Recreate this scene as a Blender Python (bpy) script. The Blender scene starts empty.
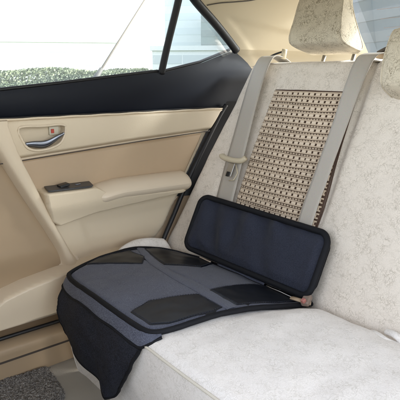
import bpy, bmesh, math, random
import numpy as np
from mathutils import Vector, Matrix, noise
random.seed(4); np.random.seed(4)
R = math.radians
C = bpy.context.scene.collection
sc = bpy.context.scene

# ------------------------------------------------------------------ materials
def mat(name, col, rough=.6, spec=.5, metal=0, build=None, sheen=0, coat=0):
    m = bpy.data.materials.new(name); m.use_nodes = True
    nt = m.node_tree; b = nt.nodes['Principled BSDF']
    b.inputs['Base Color'].default_value = (*col, 1)
    b.inputs['Roughness'].default_value = rough
    b.inputs['Specular IOR Level'].default_value = spec
    b.inputs['Metallic'].default_value = metal
    b.inputs['Sheen Weight'].default_value = sheen
    b.inputs['Coat Weight'].default_value = coat
    if build: build(nt, b)
    return m
def N(nt, t, **kw):
    n = nt.nodes.new(t)
    for k, v in kw.items():
        if k in n.inputs.keys(): n.inputs[k].default_value = v
        else: setattr(n, k, v)
    return n
def L(nt, a, b): nt.links.new(a, b)
def coords(nt, scale=(1, 1, 1), rot=(0, 0, 0)):
    t = N(nt, 'ShaderNodeTexCoord'); mp = N(nt, 'ShaderNodeMapping')
    mp.inputs['Scale'].default_value = scale; mp.inputs['Rotation'].default_value = rot
    L(nt, t.outputs['Object'], mp.inputs[0]); return mp.outputs[0]
def ramp(nt, fac, stops):
    r = N(nt, 'ShaderNodeValToRGB'); e = r.color_ramp.elements
    e[0].position, e[0].color = stops[0][0], (*stops[0][1], 1)
    e[1].position, e[1].color = stops[-1][0], (*stops[-1][1], 1)
    for p, c in stops[1:-1]:
        k = e.new(p); k.color = (*c, 1)
    L(nt, fac, r.inputs[0]); return r.outputs[0]
def bump(nt, b, h, strength, dist, prev=None):
    n = N(nt, 'ShaderNodeBump'); n.inputs['Strength'].default_value = strength; n.inputs['Distance'].default_value = dist
    L(nt, h, n.inputs['Height'])
    if prev is not None: L(nt, prev, n.inputs['Normal'])
    L(nt, n.outputs[0], b.inputs['Normal']); return n.outputs[0]
def mixc(nt, f, a, b, typ='MIX'):
    m = N(nt, 'ShaderNodeMix', data_type='RGBA', blend_type=typ)
    for s, v in ((m.inputs[0], f), (m.inputs[6], a), (m.inputs[7], b)):
        if isinstance(v, (int, float)): s.default_value = v
        elif isinstance(v, tuple): s.default_value = (*v, 1)
        else: L(nt, v, s)
    return m.outputs[2]

def cover_fabric(base, line, scale=78, lo=.035, amt=.75):
    """loosely embroidered seat cover: pale cloth with scribbled thread lines"""
    def f(nt, b):
        v = coords(nt)
        nz = N(nt, 'ShaderNodeTexNoise', Scale=38.0, Detail=2.0); L(nt, v, nz.inputs['Vector'])
        off = N(nt, 'ShaderNodeVectorMath', operation='MULTIPLY_ADD')
        L(nt, nz.outputs['Color'], off.inputs[0]); off.inputs[1].default_value = (.065, .065, .065); L(nt, v, off.inputs[2])
        lines = []
        for sc_, w in ((scale, lo), (scale * .62, lo * .8)):
            vo = N(nt, 'ShaderNodeTexVoronoi', feature='DISTANCE_TO_EDGE', Scale=sc_); L(nt, off.outputs[0], vo.inputs['Vector'])
            mr = N(nt, 'ShaderNodeMapRange', clamp=True); mr.inputs[1].default_value = w * .2; mr.inputs[2].default_value = w * 1.8
            mr.inputs[3].default_value = 1; mr.inputs[4].default_value = 0
            L(nt, vo.outputs['Distance'], mr.inputs[0]); lines.append(mr.outputs[0])
        mx = N(nt, 'ShaderNodeMath', operation='MAXIMUM'); L(nt, lines[0], mx.inputs[0]); L(nt, lines[1], mx.inputs[1])
        br = N(nt, 'ShaderNodeTexNoise', Scale=34.0, Detail=3.0); L(nt, v, br.inputs['Vector'])
        brm = N(nt, 'ShaderNodeMapRange', clamp=True); brm.inputs[1].default_value = .35; brm.inputs[2].default_value = .65
        L(nt, br.outputs[0], brm.inputs[0])
        fac = N(nt, 'ShaderNodeMath', operation='MULTIPLY'); L(nt, mx.outputs[0], fac.inputs[0]); L(nt, brm.outputs[0], fac.inputs[1])
        f2 = N(nt, 'ShaderNodeMath', operation='MULTIPLY'); L(nt, fac.outputs[0], f2.inputs[0]); f2.inputs[1].default_value = amt
        big = N(nt, 'ShaderNodeTexNoise', Scale=5.0, Detail=4.0); L(nt, v, big.inputs['Vector'])
        fine = N(nt, 'ShaderNodeTexNoise', Scale=420.0, Detail=2.0); L(nt, v, fine.inputs['Vector'])
        c = mixc(nt, big.outputs[0], tuple(x * .93 for x in base), tuple(min(1, x * 1.05) for x in base))
        c = mixc(nt, .18, c, ramp(nt, fine.outputs[0], [(.3, (.45, .43, .4)), (.7, (1, 1, 1))]), 'MULTIPLY')
        c = mixc(nt, f2.outputs[0], c, line)
        L(nt, c, b.inputs['Base Color'])
        n1 = bump(nt, b, mx.outputs[0], .16, -.0015)
        bump(nt, b, fine.outputs[0], .35, .0015, n1)
    return f

def grainy(scale=260, strength=.2, dist=.001, tint=.1, base=(1, 1, 1)):
    def f(nt, b):
        v = coords(nt)
        n = N(nt, 'ShaderNodeTexNoise', Scale=float(scale), Detail=3.0); L(nt, v, n.inputs['Vector'])
        g = N(nt, 'ShaderNodeTexNoise', Scale=7.0, Detail=5.0); L(nt, v, g.inputs['Vector'])
        c = mixc(nt, g.outputs[0], tuple(x * (1 - tint) for x in base), tuple(min(1, x * (1 + tint)) for x in base))
        L(nt, c, b.inputs['Base Color'])
        rr = N(nt, 'ShaderNodeMapRange'); rr.inputs[3].default_value = b.inputs['Roughness'].default_value - .07
        rr.inputs[4].default_value = b.inputs['Roughness'].default_value + .09; L(nt, g.outputs[0], rr.inputs[0]); L(nt, rr.outputs[0], b.inputs['Roughness'])
        bump(nt, b, n.outputs[0], strength, dist)
    return f
def G(name, col, rough=.6, scale=260, strength=.2, dist=.001, tint=.08, **kw):
    return mat(name, col, rough, build=grainy(scale, strength, dist, tint, col), **kw)

def heather(col, col2, wave=900):
    def f(nt, b):
        v = coords(nt); vx = coords(nt, (1, 4, 1))
        n = N(nt, 'ShaderNodeTexNoise', Scale=330.0, Detail=3.0); L(nt, vx, n.inputs['Vector'])
        g = N(nt, 'ShaderNodeTexNoise', Scale=12.0, Detail=4.0); L(nt, v, g.inputs['Vector'])
        c = mixc(nt, ramp(nt, n.outputs[0], [(.38, (0, 0, 0)), (.62, (1, 1, 1))]), col, col2)
        c = mixc(nt, .35, c, ramp(nt, g.outputs[0], [(.3, (.6, .6, .6)), (.7, (1, 1, 1))]), 'MULTIPLY')
        L(nt, c, b.inputs['Base Color']); bump(nt, b, n.outputs[0], .5, .0012)
    return f
def ribbed(col, col2, freq, axis_rot=0):
    def f(nt, b):
        v = coords(nt, rot=(0, 0, axis_rot))
        w = N(nt, 'ShaderNodeTexWave', Scale=float(freq), Distortion=.3); w.bands_direction = 'X'; L(nt, v, w.inputs['Vector'])
        n = N(nt, 'ShaderNodeTexNoise', Scale=300.0); L(nt, v, n.inputs['Vector'])
        c = mixc(nt, w.outputs['Fac'], col, col2)
        c = mixc(nt, .2, c, n.outputs['Color'], 'MULTIPLY')
        L(nt, c, b.inputs['Base Color']); bump(nt, b, w.outputs['Fac'], .3, .0006)
    return f

M = {}
M['cover'] = mat('cover_cloth', (.6, .58, .54), .85, .25, build=cover_fabric((.76, .69, .61), (.27, .225, .16), amt=.5), sheen=.15)
M['cover_head'] = mat('cover_cloth_headrest', (.55, .52, .45), .85, .25, build=cover_fabric((.66, .59, .47), (.20, .16, .10), amt=.95), sheen=.15)
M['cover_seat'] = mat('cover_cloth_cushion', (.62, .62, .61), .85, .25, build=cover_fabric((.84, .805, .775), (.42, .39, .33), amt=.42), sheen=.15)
M['cover_heel'] = mat('cover_cloth_heel', (.4, .39, .36), .9, .2, build=cover_fabric((.56, .55, .52), (.3, .27, .22), amt=.35))
M['piping'] = G('cover_piping', (.62, .58, .50), .8)
M['tile'] = G('bead_tile', (.64, .53, .41), .5, 500, .3, .0005, .18)
M['thread'] = G('bead_thread', (.56, .45, .34), .7, 900, .5, .0006, .2)
M['beadback'] = G('bead_backing', (.075, .04, .025), .8)
M['beige'] = G('door_plastic', (.625, .53, .40), .5, 420, .45, .001, .03)
M['ridge'] = G('door_ridge_plastic', (.65, .55, .42), .42, 420, .4, .001, .03)
M['insert'] = G('door_insert_vinyl', (.45, .335, .225), .5, 380, .5, .001, .04)
M['armrest'] = G('armrest_vinyl', (.66, .56, .44), .42, 500, .2, .0006, .03)
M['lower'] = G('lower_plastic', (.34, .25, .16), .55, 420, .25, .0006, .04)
M['headliner'] = G('headliner_cloth', (.5, .43, .32), .9, 700, .4, .0008, .05)
M['pillar'] = G('pillar_cloth', (.50, .425, .31), .85, 700, .35, .0008, .04)
M['blacktrim'] = G('black_trim', (.004, .006, .012), .5, 500, .25, .0006, .05, spec=.22)
M['rubber'] = G('black_rubber', (.004, .004, .006), .5, 300, .1)
M['darkgap'] = G('dark_jamb', (.06, .05, .045), .7)
M['chrome'] = mat('satin_chrome', (.30, .33, .40), .32, metal=1)
M['switchplate'] = G('switch_plate', (.03, .033, .04), .35, 500, .1)
M['switch'] = mat('switch_black', (.008, .008, .01), .4)
M['red'] = mat('red_plastic', (.45, .05, .03), .4)
M['white'] = mat('white_plastic', (.6, .56, .46), .45)
M['navy'] = mat('navy_fabric', (.03, .035, .06), .75, .3, build=heather((.013, .016, .030), (.026, .031, .052)), sheen=.08)
M['bluegrey'] = mat('blue_grey_fabric', (.08, .1, .16), .7, .3, build=heather((.048, .054, .082), (.118, .13, .18)), sheen=.12)
M['vinyl'] = G('black_vinyl', (.006, .008, .013), .40, 700, .35, .0006, .15, spec=.4)
M['binding'] = mat('black_binding', (.012, .013, .018), .7, build=ribbed((.003, .0035, .006), (.008, .009, .013), 400), spec=.25)
M['mesh'] = mat('pocket_mesh', (.012, .014, .022), .8, build=heather((.004, .005, .009), (.022, .025, .040)), spec=.35)
M['belt'] = mat('belt_webbing', (.33, .315, .29), .55, .4, build=ribbed((.40, .365, .32), (.52, .475, .42), 150), sheen=.1)
M['beigeplastic'] = G('beige_plastic', (.56, .49, .36), .4, 300, .1)
M['steel'] = mat('steel', (.5, .5, .5), .3, metal=1)
M['carpet'] = mat('loop_carpet', (.1, .1, .1), .95, .1, build=None)
def carpet(nt, b):
    v = coords(nt)
    vo = N(nt, 'ShaderNodeTexVoronoi', Scale=260.0); L(nt, v, vo.inputs['Vector'])
    n = N(nt, 'ShaderNodeTexNoise', Scale=120.0, Detail=4.0); L(nt, v, n.inputs['Vector'])
    mx = N(nt, 'ShaderNodeMath', operation='MULTIPLY'); L(nt, vo.outputs['Distance'], mx.inputs[0]); L(nt, n.outputs[0], mx.inputs[1])
    L(nt, ramp(nt, mx.outputs[0], [(.03, (.075, .07, .066)), (.2, (.19, .18, .172)), (.45, (.36, .35, .335))]), b.inputs['Base Color'])
    bump(nt, b, vo.outputs['Distance'], .8, .004)
carpet(M['carpet'].node_tree, M['carpet'].node_tree.nodes['Principled BSDF'])
M['floor'] = G('floor_carpet', (.33, .31, .27), .9, 300, .6, .002, .2)

def glass(name, tint, gloss=1.0, veil=0):
    m = bpy.data.materials.new(name); m.use_nodes = True; nt = m.node_tree; nt.nodes.clear()
    o = N(nt, 'ShaderNodeOutputMaterial'); t = N(nt, 'ShaderNodeBsdfTransparent'); t.inputs[0].default_value = (*tint, 1)
    g = N(nt, 'ShaderNodeBsdfGlossy', Roughness=.02); fr = N(nt, 'ShaderNodeFresnel', IOR=1.45)
    ml = N(nt, 'ShaderNodeMath', operation='MULTIPLY'); L(nt, fr.outputs[0], ml.inputs[0]); ml.inputs[1].default_value = gloss
    mx = N(nt, 'ShaderNodeMixShader'); L(nt, ml.outputs[0], mx.inputs[0]); L(nt, t.outputs[0], mx.inputs[1]); L(nt, g.outputs[0], mx.inputs[2])
    if veil:
        tr = N(nt, 'ShaderNodeBsdfTranslucent'); tr.inputs[0].default_value = (.9, .92, .93, 1)  # pale film puts the overexposed haze of the view into the glass
        n = N(nt, 'ShaderNodeTexNoise', Scale=9.0, Detail=6.0); L(nt, coords(nt), n.inputs['Vector'])
        mr = N(nt, 'ShaderNodeMapRange'); mr.inputs[3].default_value = veil * .6; mr.inputs[4].default_value = veil * 1.4; L(nt, n.outputs[0], mr.inputs[0])
        m2 = N(nt, 'ShaderNodeMixShader'); L(nt, mr.outputs[0], m2.inputs[0]); L(nt, mx.outputs[0], m2.inputs[1]); L(nt, tr.outputs[0], m2.inputs[2]); mx = m2
    L(nt, mx.outputs[0], o.inputs[0]); return m
M['glass'] = glass('window_glass_clear', (.93, .96, .94), veil=.07)
M['rearglass'] = glass('rear_glass_tinted', (.62, .67, .70), .12)
M['quarterglass'] = glass('quarter_glass_tint', (.84, .89, .90), .35, veil=.05)

# ------------------------------------------------------------------ helpers
def tag(o, label=None, cat=None, group=None, kind=None):
    if label: o['label'] = label
    if cat: o['category'] = cat
    if group: o['group'] = group
    if kind: o['kind'] = kind
    return o
def empty(name, loc, label, cat, group=None):
    o = bpy.data.objects.new(name, None); C.objects.link(o); o.location = loc
    return tag(o, label, cat, group)
def wloc(o):
    v = Vector(o.location)
    while o.parent: o = o.parent; v = v + Vector(o.location)
    return v
class MB:
    def __init__(s): s.v = []; s.f = []
    def add(s, v, f):
        n = len(s.v); s.v += [tuple(map(float, p)) for p in v]; s.f += [tuple(i + n for i in q) for q in f]; return s
    def box(s, c, d, mtx=None):
        vs = [Vector((x * d[0] / 2, y * d[1] / 2, z * d[2] / 2)) for x in (-1, 1) for y in (-1, 1) for z in (-1, 1)]
        if mtx is not None: vs = [mtx @ p for p in vs]
        c = Vector(c)
        return s.add([p + c for p in vs], [(0, 1, 3, 2), (4, 6, 7, 5), (0, 4, 5, 1), (2, 3, 7, 6), (0, 2, 6, 4), (1, 5, 7, 3)])
    def grid(s, fn, us, vs, wrap=False):
        P = [fn(u, v) for u in us for v in vs]; nv = len(vs); nu = len(us); F = []
        for i in range(nu - (0 if wrap else 1)):
            for j in range(nv - 1):
                a = i * nv + j; b = ((i + 1) % nu) * nv + j
                F.append((a, b, b + 1, a + 1))
        return s.add(P, F)
    def tube(s, path, r, seg=8, closed=False, flat=1.0, up=None, taper=None):
        P = [Vector(p) for p in path]; n = len(P); rings = []
        for i, p in enumerate(P):
            a = P[(i - 1) % n] if (closed or i > 0) else p; b = P[(i + 1) % n] if (closed or i < n - 1) else p
            t = (b - a).normalized(); u = Vector(up) if up else Vector((0, 0, 1))
            if abs(t.dot(u)) > .95: u = Vector((1, 0, 0))
            x = t.cross(u).normalized(); y = x.cross(t).normalized()
            rr = r * (taper[i] if taper else 1)
            rings.append([p + x * math.cos(k * 2 * math.pi / seg) * rr + y * math.sin(k * 2 * math.pi / seg) * rr * flat for k in range(seg)])
        v = [q for g in rings for q in g]; F = []
        for i in range(n if closed else n - 1):
            for k in range(seg):
                a = i * seg + k; b = i * seg + (k + 1) % seg; c = ((i + 1) % n) * seg
                F.append((a, b, c + (k + 1) % seg, c + k))
        if not closed: F += [tuple(range(seg))[::-1], tuple((n - 1) * seg + k for k in range(seg))]
        return s.add(v, F)
    def prism(s, outline, ext):
        """outline: list of 3-D points (planar), ext: vector"""
        n = len(outline); e = Vector(ext); a = [Vector(p) for p in outline]
        F = [tuple(range(n))[::-1], tuple(range(n, 2 * n))] + [(i, (i + 1) % n, n + (i + 1) % n, n + i) for i in range(n)]
        return s.add(a + [p + e for p in a], F)
    def build(s, name, m, parent=None, smooth=True, bevel=0, seg=3, label=None, solid=0, angle=None):
        me = bpy.data.meshes.new(name); me.from_pydata(s.v, [], s.f); me.update()
        bm = bmesh.new(); bm.from_mesh(me); bmesh.ops.recalc_face_normals(bm, faces=bm.faces); bm.to_mesh(me); bm.free()
        if smooth: me.shade_smooth()
        o = bpy.data.objects.new(name, me); C.objects.link(o); me.materials.append(m)
        if solid:
            md = o.modifiers.new('s', 'SOLIDIFY'); md.thickness = solid; md.offset = 0
        if bevel:
            md = o.modifiers.new('b', 'BEVEL'); md.width = bevel; md.segments = seg; md.limit_method = 'ANGLE'; md.angle_limit = R(35)
            md.harden_normals = True
        if parent:
            o.parent = parent
            if parent.type == 'EMPTY': o.matrix_parent_inverse = Matrix.Translation(-Vector(parent.location))
        if label: o['label'] = label
        return o
def lin(a, b, n): return [a + (b - a) * i / (n - 1) for i in range(n)]
def ss(a, b, x):
    t = np.clip((x - a) / (b - a), 0, 1); return t * t * (3 - 2 * t)
def ns(x, y, z, s): return noise.noise(Vector((x * s, y * s, z * s)))
def smooth_path(P, n=8, closed=False):
    P = [Vector(p) for p in P]; out = []; k = len(P)
    for i in range(k if closed else k - 1):
        p0 = P[(i - 1) % k] if closed or i > 0 else P[0]; p1 = P[i]; p2 = P[(i + 1) % k]; p3 = P[(i + 2) % k] if closed or i < k - 2 else P[-1]
        for j in range(n):
            t = j / n
            out.append(.5 * ((2 * p1) + (p2 - p0) * t + (2 * p0 - 5 * p1 + 4 * p2 - p3) * t * t + (3 * p1 - p0 - 3 * p2 + p3) * t ** 3))
    if not closed: out.append(P[-1])
    return out
def inside_sd(poly, X, Y):
    """signed distance to a polygon, positive inside (numpy)"""
    d = np.full(X.shape, 1e9); ins = np.zeros(X.shape, bool); n = len(poly)
    for i in range(n):
        x1, y1 = poly[i]; x2, y2 = poly[(i + 1) % n]
        ex, ey = x2 - x1, y2 - y1
        t = np.clip(((X - x1) * ex + (Y - y1) * ey) / (ex * ex + ey * ey + 1e-12), 0, 1)
        d = np.minimum(d, np.hypot(X - x1 - ex * t, Y - y1 - ey * t))
        if abs(ey) > 1e-9:
            c = ((y1 > Y) != (y2 > Y)) & (X < ex * (Y - y1) / ey + x1); ins ^= c
    return np.where(ins, d, -d)
def field(fn, u0, u1, v0, v1, res, tofn, cull=None, every=False):
    """heightfield over (u,v); fn(U,V)->h ; tofn(u,v,h)->xyz ; cull(U,V)->bool keep"""
    us = np.arange(u0, u1 + res * .5, res); vs = np.arange(v0, v1 + res * .5, res)
    U, V = np.meshgrid(us, vs, indexing='ij'); H = fn(U, V); K = cull(U, V) if cull else np.ones(U.shape, bool)
    idx = -np.ones(U.shape, int); P = []; mb = MB()
    F = []
    for i in range(len(us) - 1):
        for j in range(len(vs) - 1):
            kk = (K[i, j], K[i + 1, j], K[i, j + 1], K[i + 1, j + 1])
            if all(kk) if every else any(kk):
                q = []
                for a, b in ((i, j), (i + 1, j), (i + 1, j + 1), (i, j + 1)):
                    if idx[a, b] < 0: idx[a, b] = len(P); P.append(tofn(U[a, b], V[a, b], H[a, b]))
                    q.append(int(idx[a, b]))
                F.append(tuple(q))
    mb.v = [tuple(map(float, p)) for p in P]; mb.f = F; return mb

# ------------------------------------------------------------------ camera (the origin; car floor 0.87 below)
cam = bpy.data.cameras.new('camera'); co = bpy.data.objects.new('camera', cam); C.objects.link(co); sc.camera = co
cam.sensor_width = 36; cam.lens = 507 / 400 * 36; cam.clip_start = .02; cam.clip_end = 3000
co.rotation_euler = (R(90 - 13.8), 0, R(51))

# ------------------------------------------------------------------ seat back surface
A_ = R(25); UP = Vector((0, math.sin(A_), math.cos(A_))); NB = Vector((0, -math.cos(A_), math.sin(A_))); B0 = Vector((0, 1.0, -.6))
def SB(x, s, n=0): return B0 + Vector((x, 0, 0)) + UP * s + NB * n
XL0, XL1 = -1.452, -1.334                         # left edge of the backrest, bottom and top
def xleft(s): return XL0 + (XL1 - XL0) * min(1, max(0, s) / .55) ** .8
def nback(x, s):
    n = .010 * math.sin(math.pi * min(1, max(0, s / .72)))
    n += .018 * float(ss(-1.19, -1.27, x)) * float(ss(.75, .4, s))
    n -= .014 * math.exp(-((x + .828) / .009) ** 2) * float(ss(.15, .3, s))
    n += .012 * float(ss(-.82, -.74, x)) * float(ss(.5, .1, s))
    n -= .03 * float(ss(.035, -.05, s))
    n += .004 * ns(x, s, 3, 6) + .0015 * ns(x, s, 1, 22)
    return n

seat = empty('rear_seat', (-.68, .8, -.87), 'cream cloth covered rear bench seat with scribble pattern beside the beige door', 'car seat')
# backrest : front face, rounded left side and rounded top
mb = MB()
xs_par = [(k, 'e') for k in lin(0, 1, 13)] + [(k, 'f') for k in lin(0, 1, 170)[1:]]
def backpt(a, b):
    k, kind = a
    t, kk = b
    r = .055
    if kk == 'f': s = t; dn = 0
    else:
        th = t * math.pi / 2 * 1.25; s = .695 + .035 * math.sin(th); dn = -.035 * (1 - math.cos(th)) * 2.2
    xl = xleft(s)
    if kind == 'e':
        th = (1 - k) * math.pi / 2
        x = xl + r * .75 - r * .75 * math.sin(th); n = -(1 - math.cos(th)) * .075
    else:
        x = (xl + r * .75) + (0.06 - xl - r * .75) * k; n = 0
    return SB(x, s, n + nback(x, s) + dn)
vs_par = [(k, 'f') for k in lin(-.06, .695, 80)] + [(k, 't') for k in lin(0, 1, 9)[1:]]
mb.grid(backpt, xs_par, vs_par)
backrest = mb.build('backrest', M['cover'], seat)
# cushion surface
def zc(x, y):
    t = (y - .56) / .44
    z = -.562 - .036 * min(1.1, max(0, t)) + .026 * math.sin(math.pi * min(1, max(0, t))) 
    z += .026 * float(ss(-.80, -.70, x)) * float(ss(.7, .95, y))
    z += .042 * float(ss(-1.335, -1.39, x)) * float(ss(.64, .90, y))
    z -= .012 * float(ss(-1.33, -1.40, x)) * float(ss(.85, .6, y))
    return z
def cushpt(a, b):
    x, edge = a
    t, kk = b
    if kk == 'top': y = t; z = zc(x, y) - .045 * float(ss(.955, 1.0, y)) + .0035 * ns(x, y, 0, 9) + .002 * ns(x, y, 5, 25)
    elif kk == 'roll':
        th = t * R(75); rr = .022
        y = .560 - rr * math.sin(th); z = zc(x, .560) - rr * (1 - math.cos(th)) + .0035 * ns(x, .56, 0, 9)
    else:
        y0 = .560 - .022 * math.sin(R(75)); z0 = zc(x, .56) - .022 * (1 - math.cos(R(75)))
        y = y0 - .006 * math.sin(math.pi * t) + .045 * t + .006 * ns(x, t * .3, 7, 9); z = z0 - .306 * t
    x += (.10 * float(ss(.86, .60, y))) * float(ss(-1.2, -1.40, x))
    if edge > 0:                                   # rounded outer end
        z -= .05 * (1 - math.sqrt(max(0, 1 - edge * edge))) * ((1 - t) if kk == 'face' else 1)
        if edge >= .999: z -= .0
    return Vector((x, y, z))
xs = [(-1.40 + .035 * (1 - math.cos(k)), 1 - k / (math.pi / 2)) for k in lin(0, math.pi / 2, 9)] + [(x, 0) for x in lin(-1.36, .06, 150)]
vs = [(y, 'top') for y in lin(1.06, .56, 60)] + [(t, 'roll') for t in lin(0, 1, 7)[1:]] + [(t, 'face') for t in lin(0, 1, 30)[1:]]
mb = MB(); mb.grid(cushpt, xs, vs)
mb.grid(lambda a, b: (Vector(cushpt(xs[0], b)) + Vector((0, .05 * a, -.30 * a))), [0, .5, 1], vs[:60])
cushion = mb.build('seat_cushion', M['cover_seat'], seat)
pp = [Vector(cushpt((x, 0), (1, 'roll'))) + Vector((0, -.002, .001)) for x in lin(-.856, .05, 90)]
MB().tube(pp, .0030).build('piping', M['piping'], cushion)
# puckered cloth where backrest meets cushion
mb = MB(); mb.tube(smooth_path([(-.575, .975, -.575), (-.55, .955, -.563), (-.52, .945, -.562), (-.49, .96, -.572)]), .009, 10, flat=.8)
mb.build('cover_fold', M['cover_seat'], seat); mb = MB()
mb.tube(smooth_path([(-.54, .98, -.56), (-.51, .965, -.552), (-.47, .955, -.565)]), .009, 10, flat=.8)
mb.build('cover_fold', M['cover_seat'], seat)

# ---- bead panel woven into the cover
bp = MB(); bx0, bx1, bs0, bs1 = -1.152, -.848, .10, .606
def SBn(x, s, n): return SB(x, s, nback(x, s) + n)
bp.grid(lambda x, s: SBn(bx0 - .003 + (bx1 + .005 - bx0 + .018 * (bs1 - s) / (bs1 - bs0)) * x, s, .0022), lin(0, 1, 70), lin(bs0, bs1 + .004, 90))
panel = bp.build('bead_panel', M['beadback'], seat)
tiles = MB(); ribs = MB(); px = .0212; ps = .0222
rotm = Matrix(((1, 0, 0), (0, UP.y, NB.y), (0, UP.z, NB.z)))       # local (x,s,n)
ncol = int((bx1 - bx0) / px); nrow = int((bs1 - bs0) / ps)
for r_ in range(nrow):
    s0 = bs1 - (r_ + .5) * ps
    sag = lambda x: .0009 * math.sin(r_ * 1.7 + x * 21) + .003 * math.sin(math.pi * (x - bx0) / (bx1 - bx0))
    bxr = bx1 + .018 * (bs1 - s0) / (bs1 - bs0)
    for c_ in range(ncol + 3):
        x = bx0 + .006 + c_ * px
        w = .0150 * random.uniform(.93, 1.05)
        x_ = x + random.uniform(-.0006, .0006) + (.003 if r_ % 2 else 0)
        if x_ - w / 2 < bx0 - .004: x_, w = bx0 + .006, .010
        if x_ + w / 2 > bxr:
            if bxr - (x_ - w / 2) < .004: continue
            l_ = x_ - w / 2; w = bxr - l_; x_ = l_ + w / 2
        m3 = rotm @ Matrix.Rotation(R(random.uniform(-4, 4)), 3, 'Z')
        tiles.box(SBn(x_, s0 - sag(x_) + .003, .0045 + random.uniform(-.0004, .0004)), (w * 1.04, .0118, .0035), m3)
    for q in (.0088, -.0028):
        ribs.tube([SBn(x, s0 - sag(x) + q, .0060) for x in lin(bx0, bxr, 40)], .0023, 6, flat=1.1)
    for c_ in range(int((bxr - bx0) / (px / 2))):
        x = bx0 + .003 + c_ * px / 2
        ribs.box(SBn(x, s0 - sag(x) - .0085, .0035), (.0066, .0042, .004), rotm)
tiles.build('bead_tiles', M['tile'], panel, smooth=False, bevel=.0016, seg=2)
ribs.build('bead_cords', M['thread'], panel)
edge = MB(); edge.tube([SBn(bx1 + .004 + .018 * (bs1 - s) / (bs1 - bs0), s, .003) for s in lin(bs0, bs1, 60)], .002, 6)
edge.build('bead_panel_edging', M['beadback'], panel)

# ---- headrests
def headrest(x0, x1, s0, prof, label, posts, taper, rad):
    """prof: (s, n) outline of the side; rounded box extruded between x0 and x1"""
    P = smooth_path([(0, s, n) for s, n in prof], 6, closed=True)
    cs = sum(p.y for p in P) / len(P); cn = sum(p.z for p in P) / len(P)
    mb = MB(); rings = []
    xs_ = []
    xs_ = [(x0 + rad * (1 - math.cos(k)), 1 - .17 * (1 - math.sin(k))) for k in lin(0, math.pi / 2, 7)]
    mid = [(x, 1) for x in lin(x0 + rad, x1 - rad, 22)[1:-1]]
    right = [(x0 + x1 - x, q) for x, q in xs_[::-1]]
    allx = xs_ + mid + right
    def pt(a, i):
        x, q = a; p = P[i % len(P)]
        s = cs + (p.y - cs) * q; n = cn + (p.z - cn) * q
        w = 1 + .0 * s
        xm = (x0 + x1) / 2; u_ = (x - x0) / (x1 - x0); x = x - .008 - .014 * (1 - u_) * min(1.2, max(0, s - s0 - .02) / .17); x = x - taper * max(0, x - x0) / (x1 - x0) * min(1, max(0, s - s0 - .02) / .17)
        return SB(x, s, n + .003 * ns(x * 1.3, s, n, 16))
    mb.grid(pt, allx, list(range(len(P) + 1)))
    for a in (allx[0], allx[-1]):
        n0 = len(mb.v); 
        ring = [pt(a, i) for i in range(len(P))]
        c = sum(ring, Vector()) / len(ring); c += Vector((-.004 if a is allx[0] else .004, 0, 0))
        mb.add(ring + [c], [(i, (i + 1) % len(P), len(P)) for i in range(len(P))])
    h = mb.build('headrest', M['cover_head'], seat, label=label)
    for a in (xs_[2], right[-3]):
        pm = MB()
        pm.tube([pt(a, i) + Vector((-.001 if a is xs_[2] else .001, 0, 0)) for i in range(len(P))], .0028, 6, closed=True)
        pm.build('piping', M['cover_head'], h)
    for x in posts:
        MB().tube([SB(x, .62, -.055), SB(x, s0 + .03, -.045)], .006, 10).build('headrest_post', M['steel'], h)
    return h
headrest(-1.104, -.908, .72, [(0.735, 0.052), (0.743, 0.0), (0.756, -0.05), (.775, -.064), (.80, -.045), (.85, .002), (.90, .028), (.945, .034), (.965, .048), (.955, .066), (.90, .070), (.80, .072), (0.750, 0.07)],
         'left headrest with bright back lit side', (-1.05, -.94), .05, .016)
headrest(-.735, -.48, .59, [(.600, .075), (.592, .02), (.60, -.05), (.64, -.07), (.70, -.05), (.75, -.02), (.775, .03), (.760, .075), (.71, .092), (.64, .092)],
         'lower headrest at the right edge', (-.68, -.57), .03, .035)

# ------------------------------------------------------------------ seat belts
def ribbon(path, widths, th=.0014, wave=0):
    mb = MB(); P = smooth_path(path, 8); W = smooth_path([(w, 0, 0) for w in widths], 8)
    top = []
    mb.grid(lambda i, k: P[i] + Vector((W[i].x * k, 0, 0)) + NB * (wave * math.sin(i * .35) * k), list(range(len(P))), lin(-.5, .5, 7))
    return mb
b1 = empty('seat_belt', tuple(SB(-1.24, .73, .0)), 'grey outer seat belt with cream stop bar hanging at the left edge of the backrest', 'seat belt', 'seat belts over the backrest')
wb = ribbon([(-1.235, 1.40, .035), SB(-1.234, .742, -.03), SB(-1.233, .718, .018), SB(-1.232, .65, .03), SB(-1.222, .54, .033), SB(-1.209, .43, .034), SB(-1.20, .33, .033), SB(-1.197, .23, .024), SB(-1.19, .10, .014)],
            [.05, .058, .064, .066, .068, .072, .076, .078, .078]).build('webbing', M['belt'], b1, solid=.0016)
t0 = SB(-1.195, .352, .046)
st = MB(); st.tube(smooth_path([t0 + Vector((-.056, 0, .006)), t0 + Vector((-.045, -.004, .0)), t0 + Vector((0, -.006, -.004)), t0 + Vector((.040, -.004, -.001)), t0 + Vector((.055, .002, .010))], 6), .0105, 12, flat=.85, taper=[.6] + [.95] * 3 + [1.0] * 16 + [.95] * 4 + [.8])
st.build('stop_bar', M['beigeplastic'], b1)
tg = MB(); tg.box(SB(-1.197, .318, .043), (.028, .05, .003), rotm); tg.build('tongue', M['steel'], b1, smooth=False, bevel=.001)
tg = MB(); tg.box(SB(-1.197, .299, .046), (.012, .016, .003), rotm); tg.build('tongue_slot', M['rubber'], b1, smooth=False)
tg = MB(); tg.tube([SB(-1.178, .335, .044), SB(-1.160, .31, .042), SB(-1.165, .285, .042), SB(-1.185, .28, .042)], .0022, 6); tg.build('guide_loop', M['beigeplastic'], b1)
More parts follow.
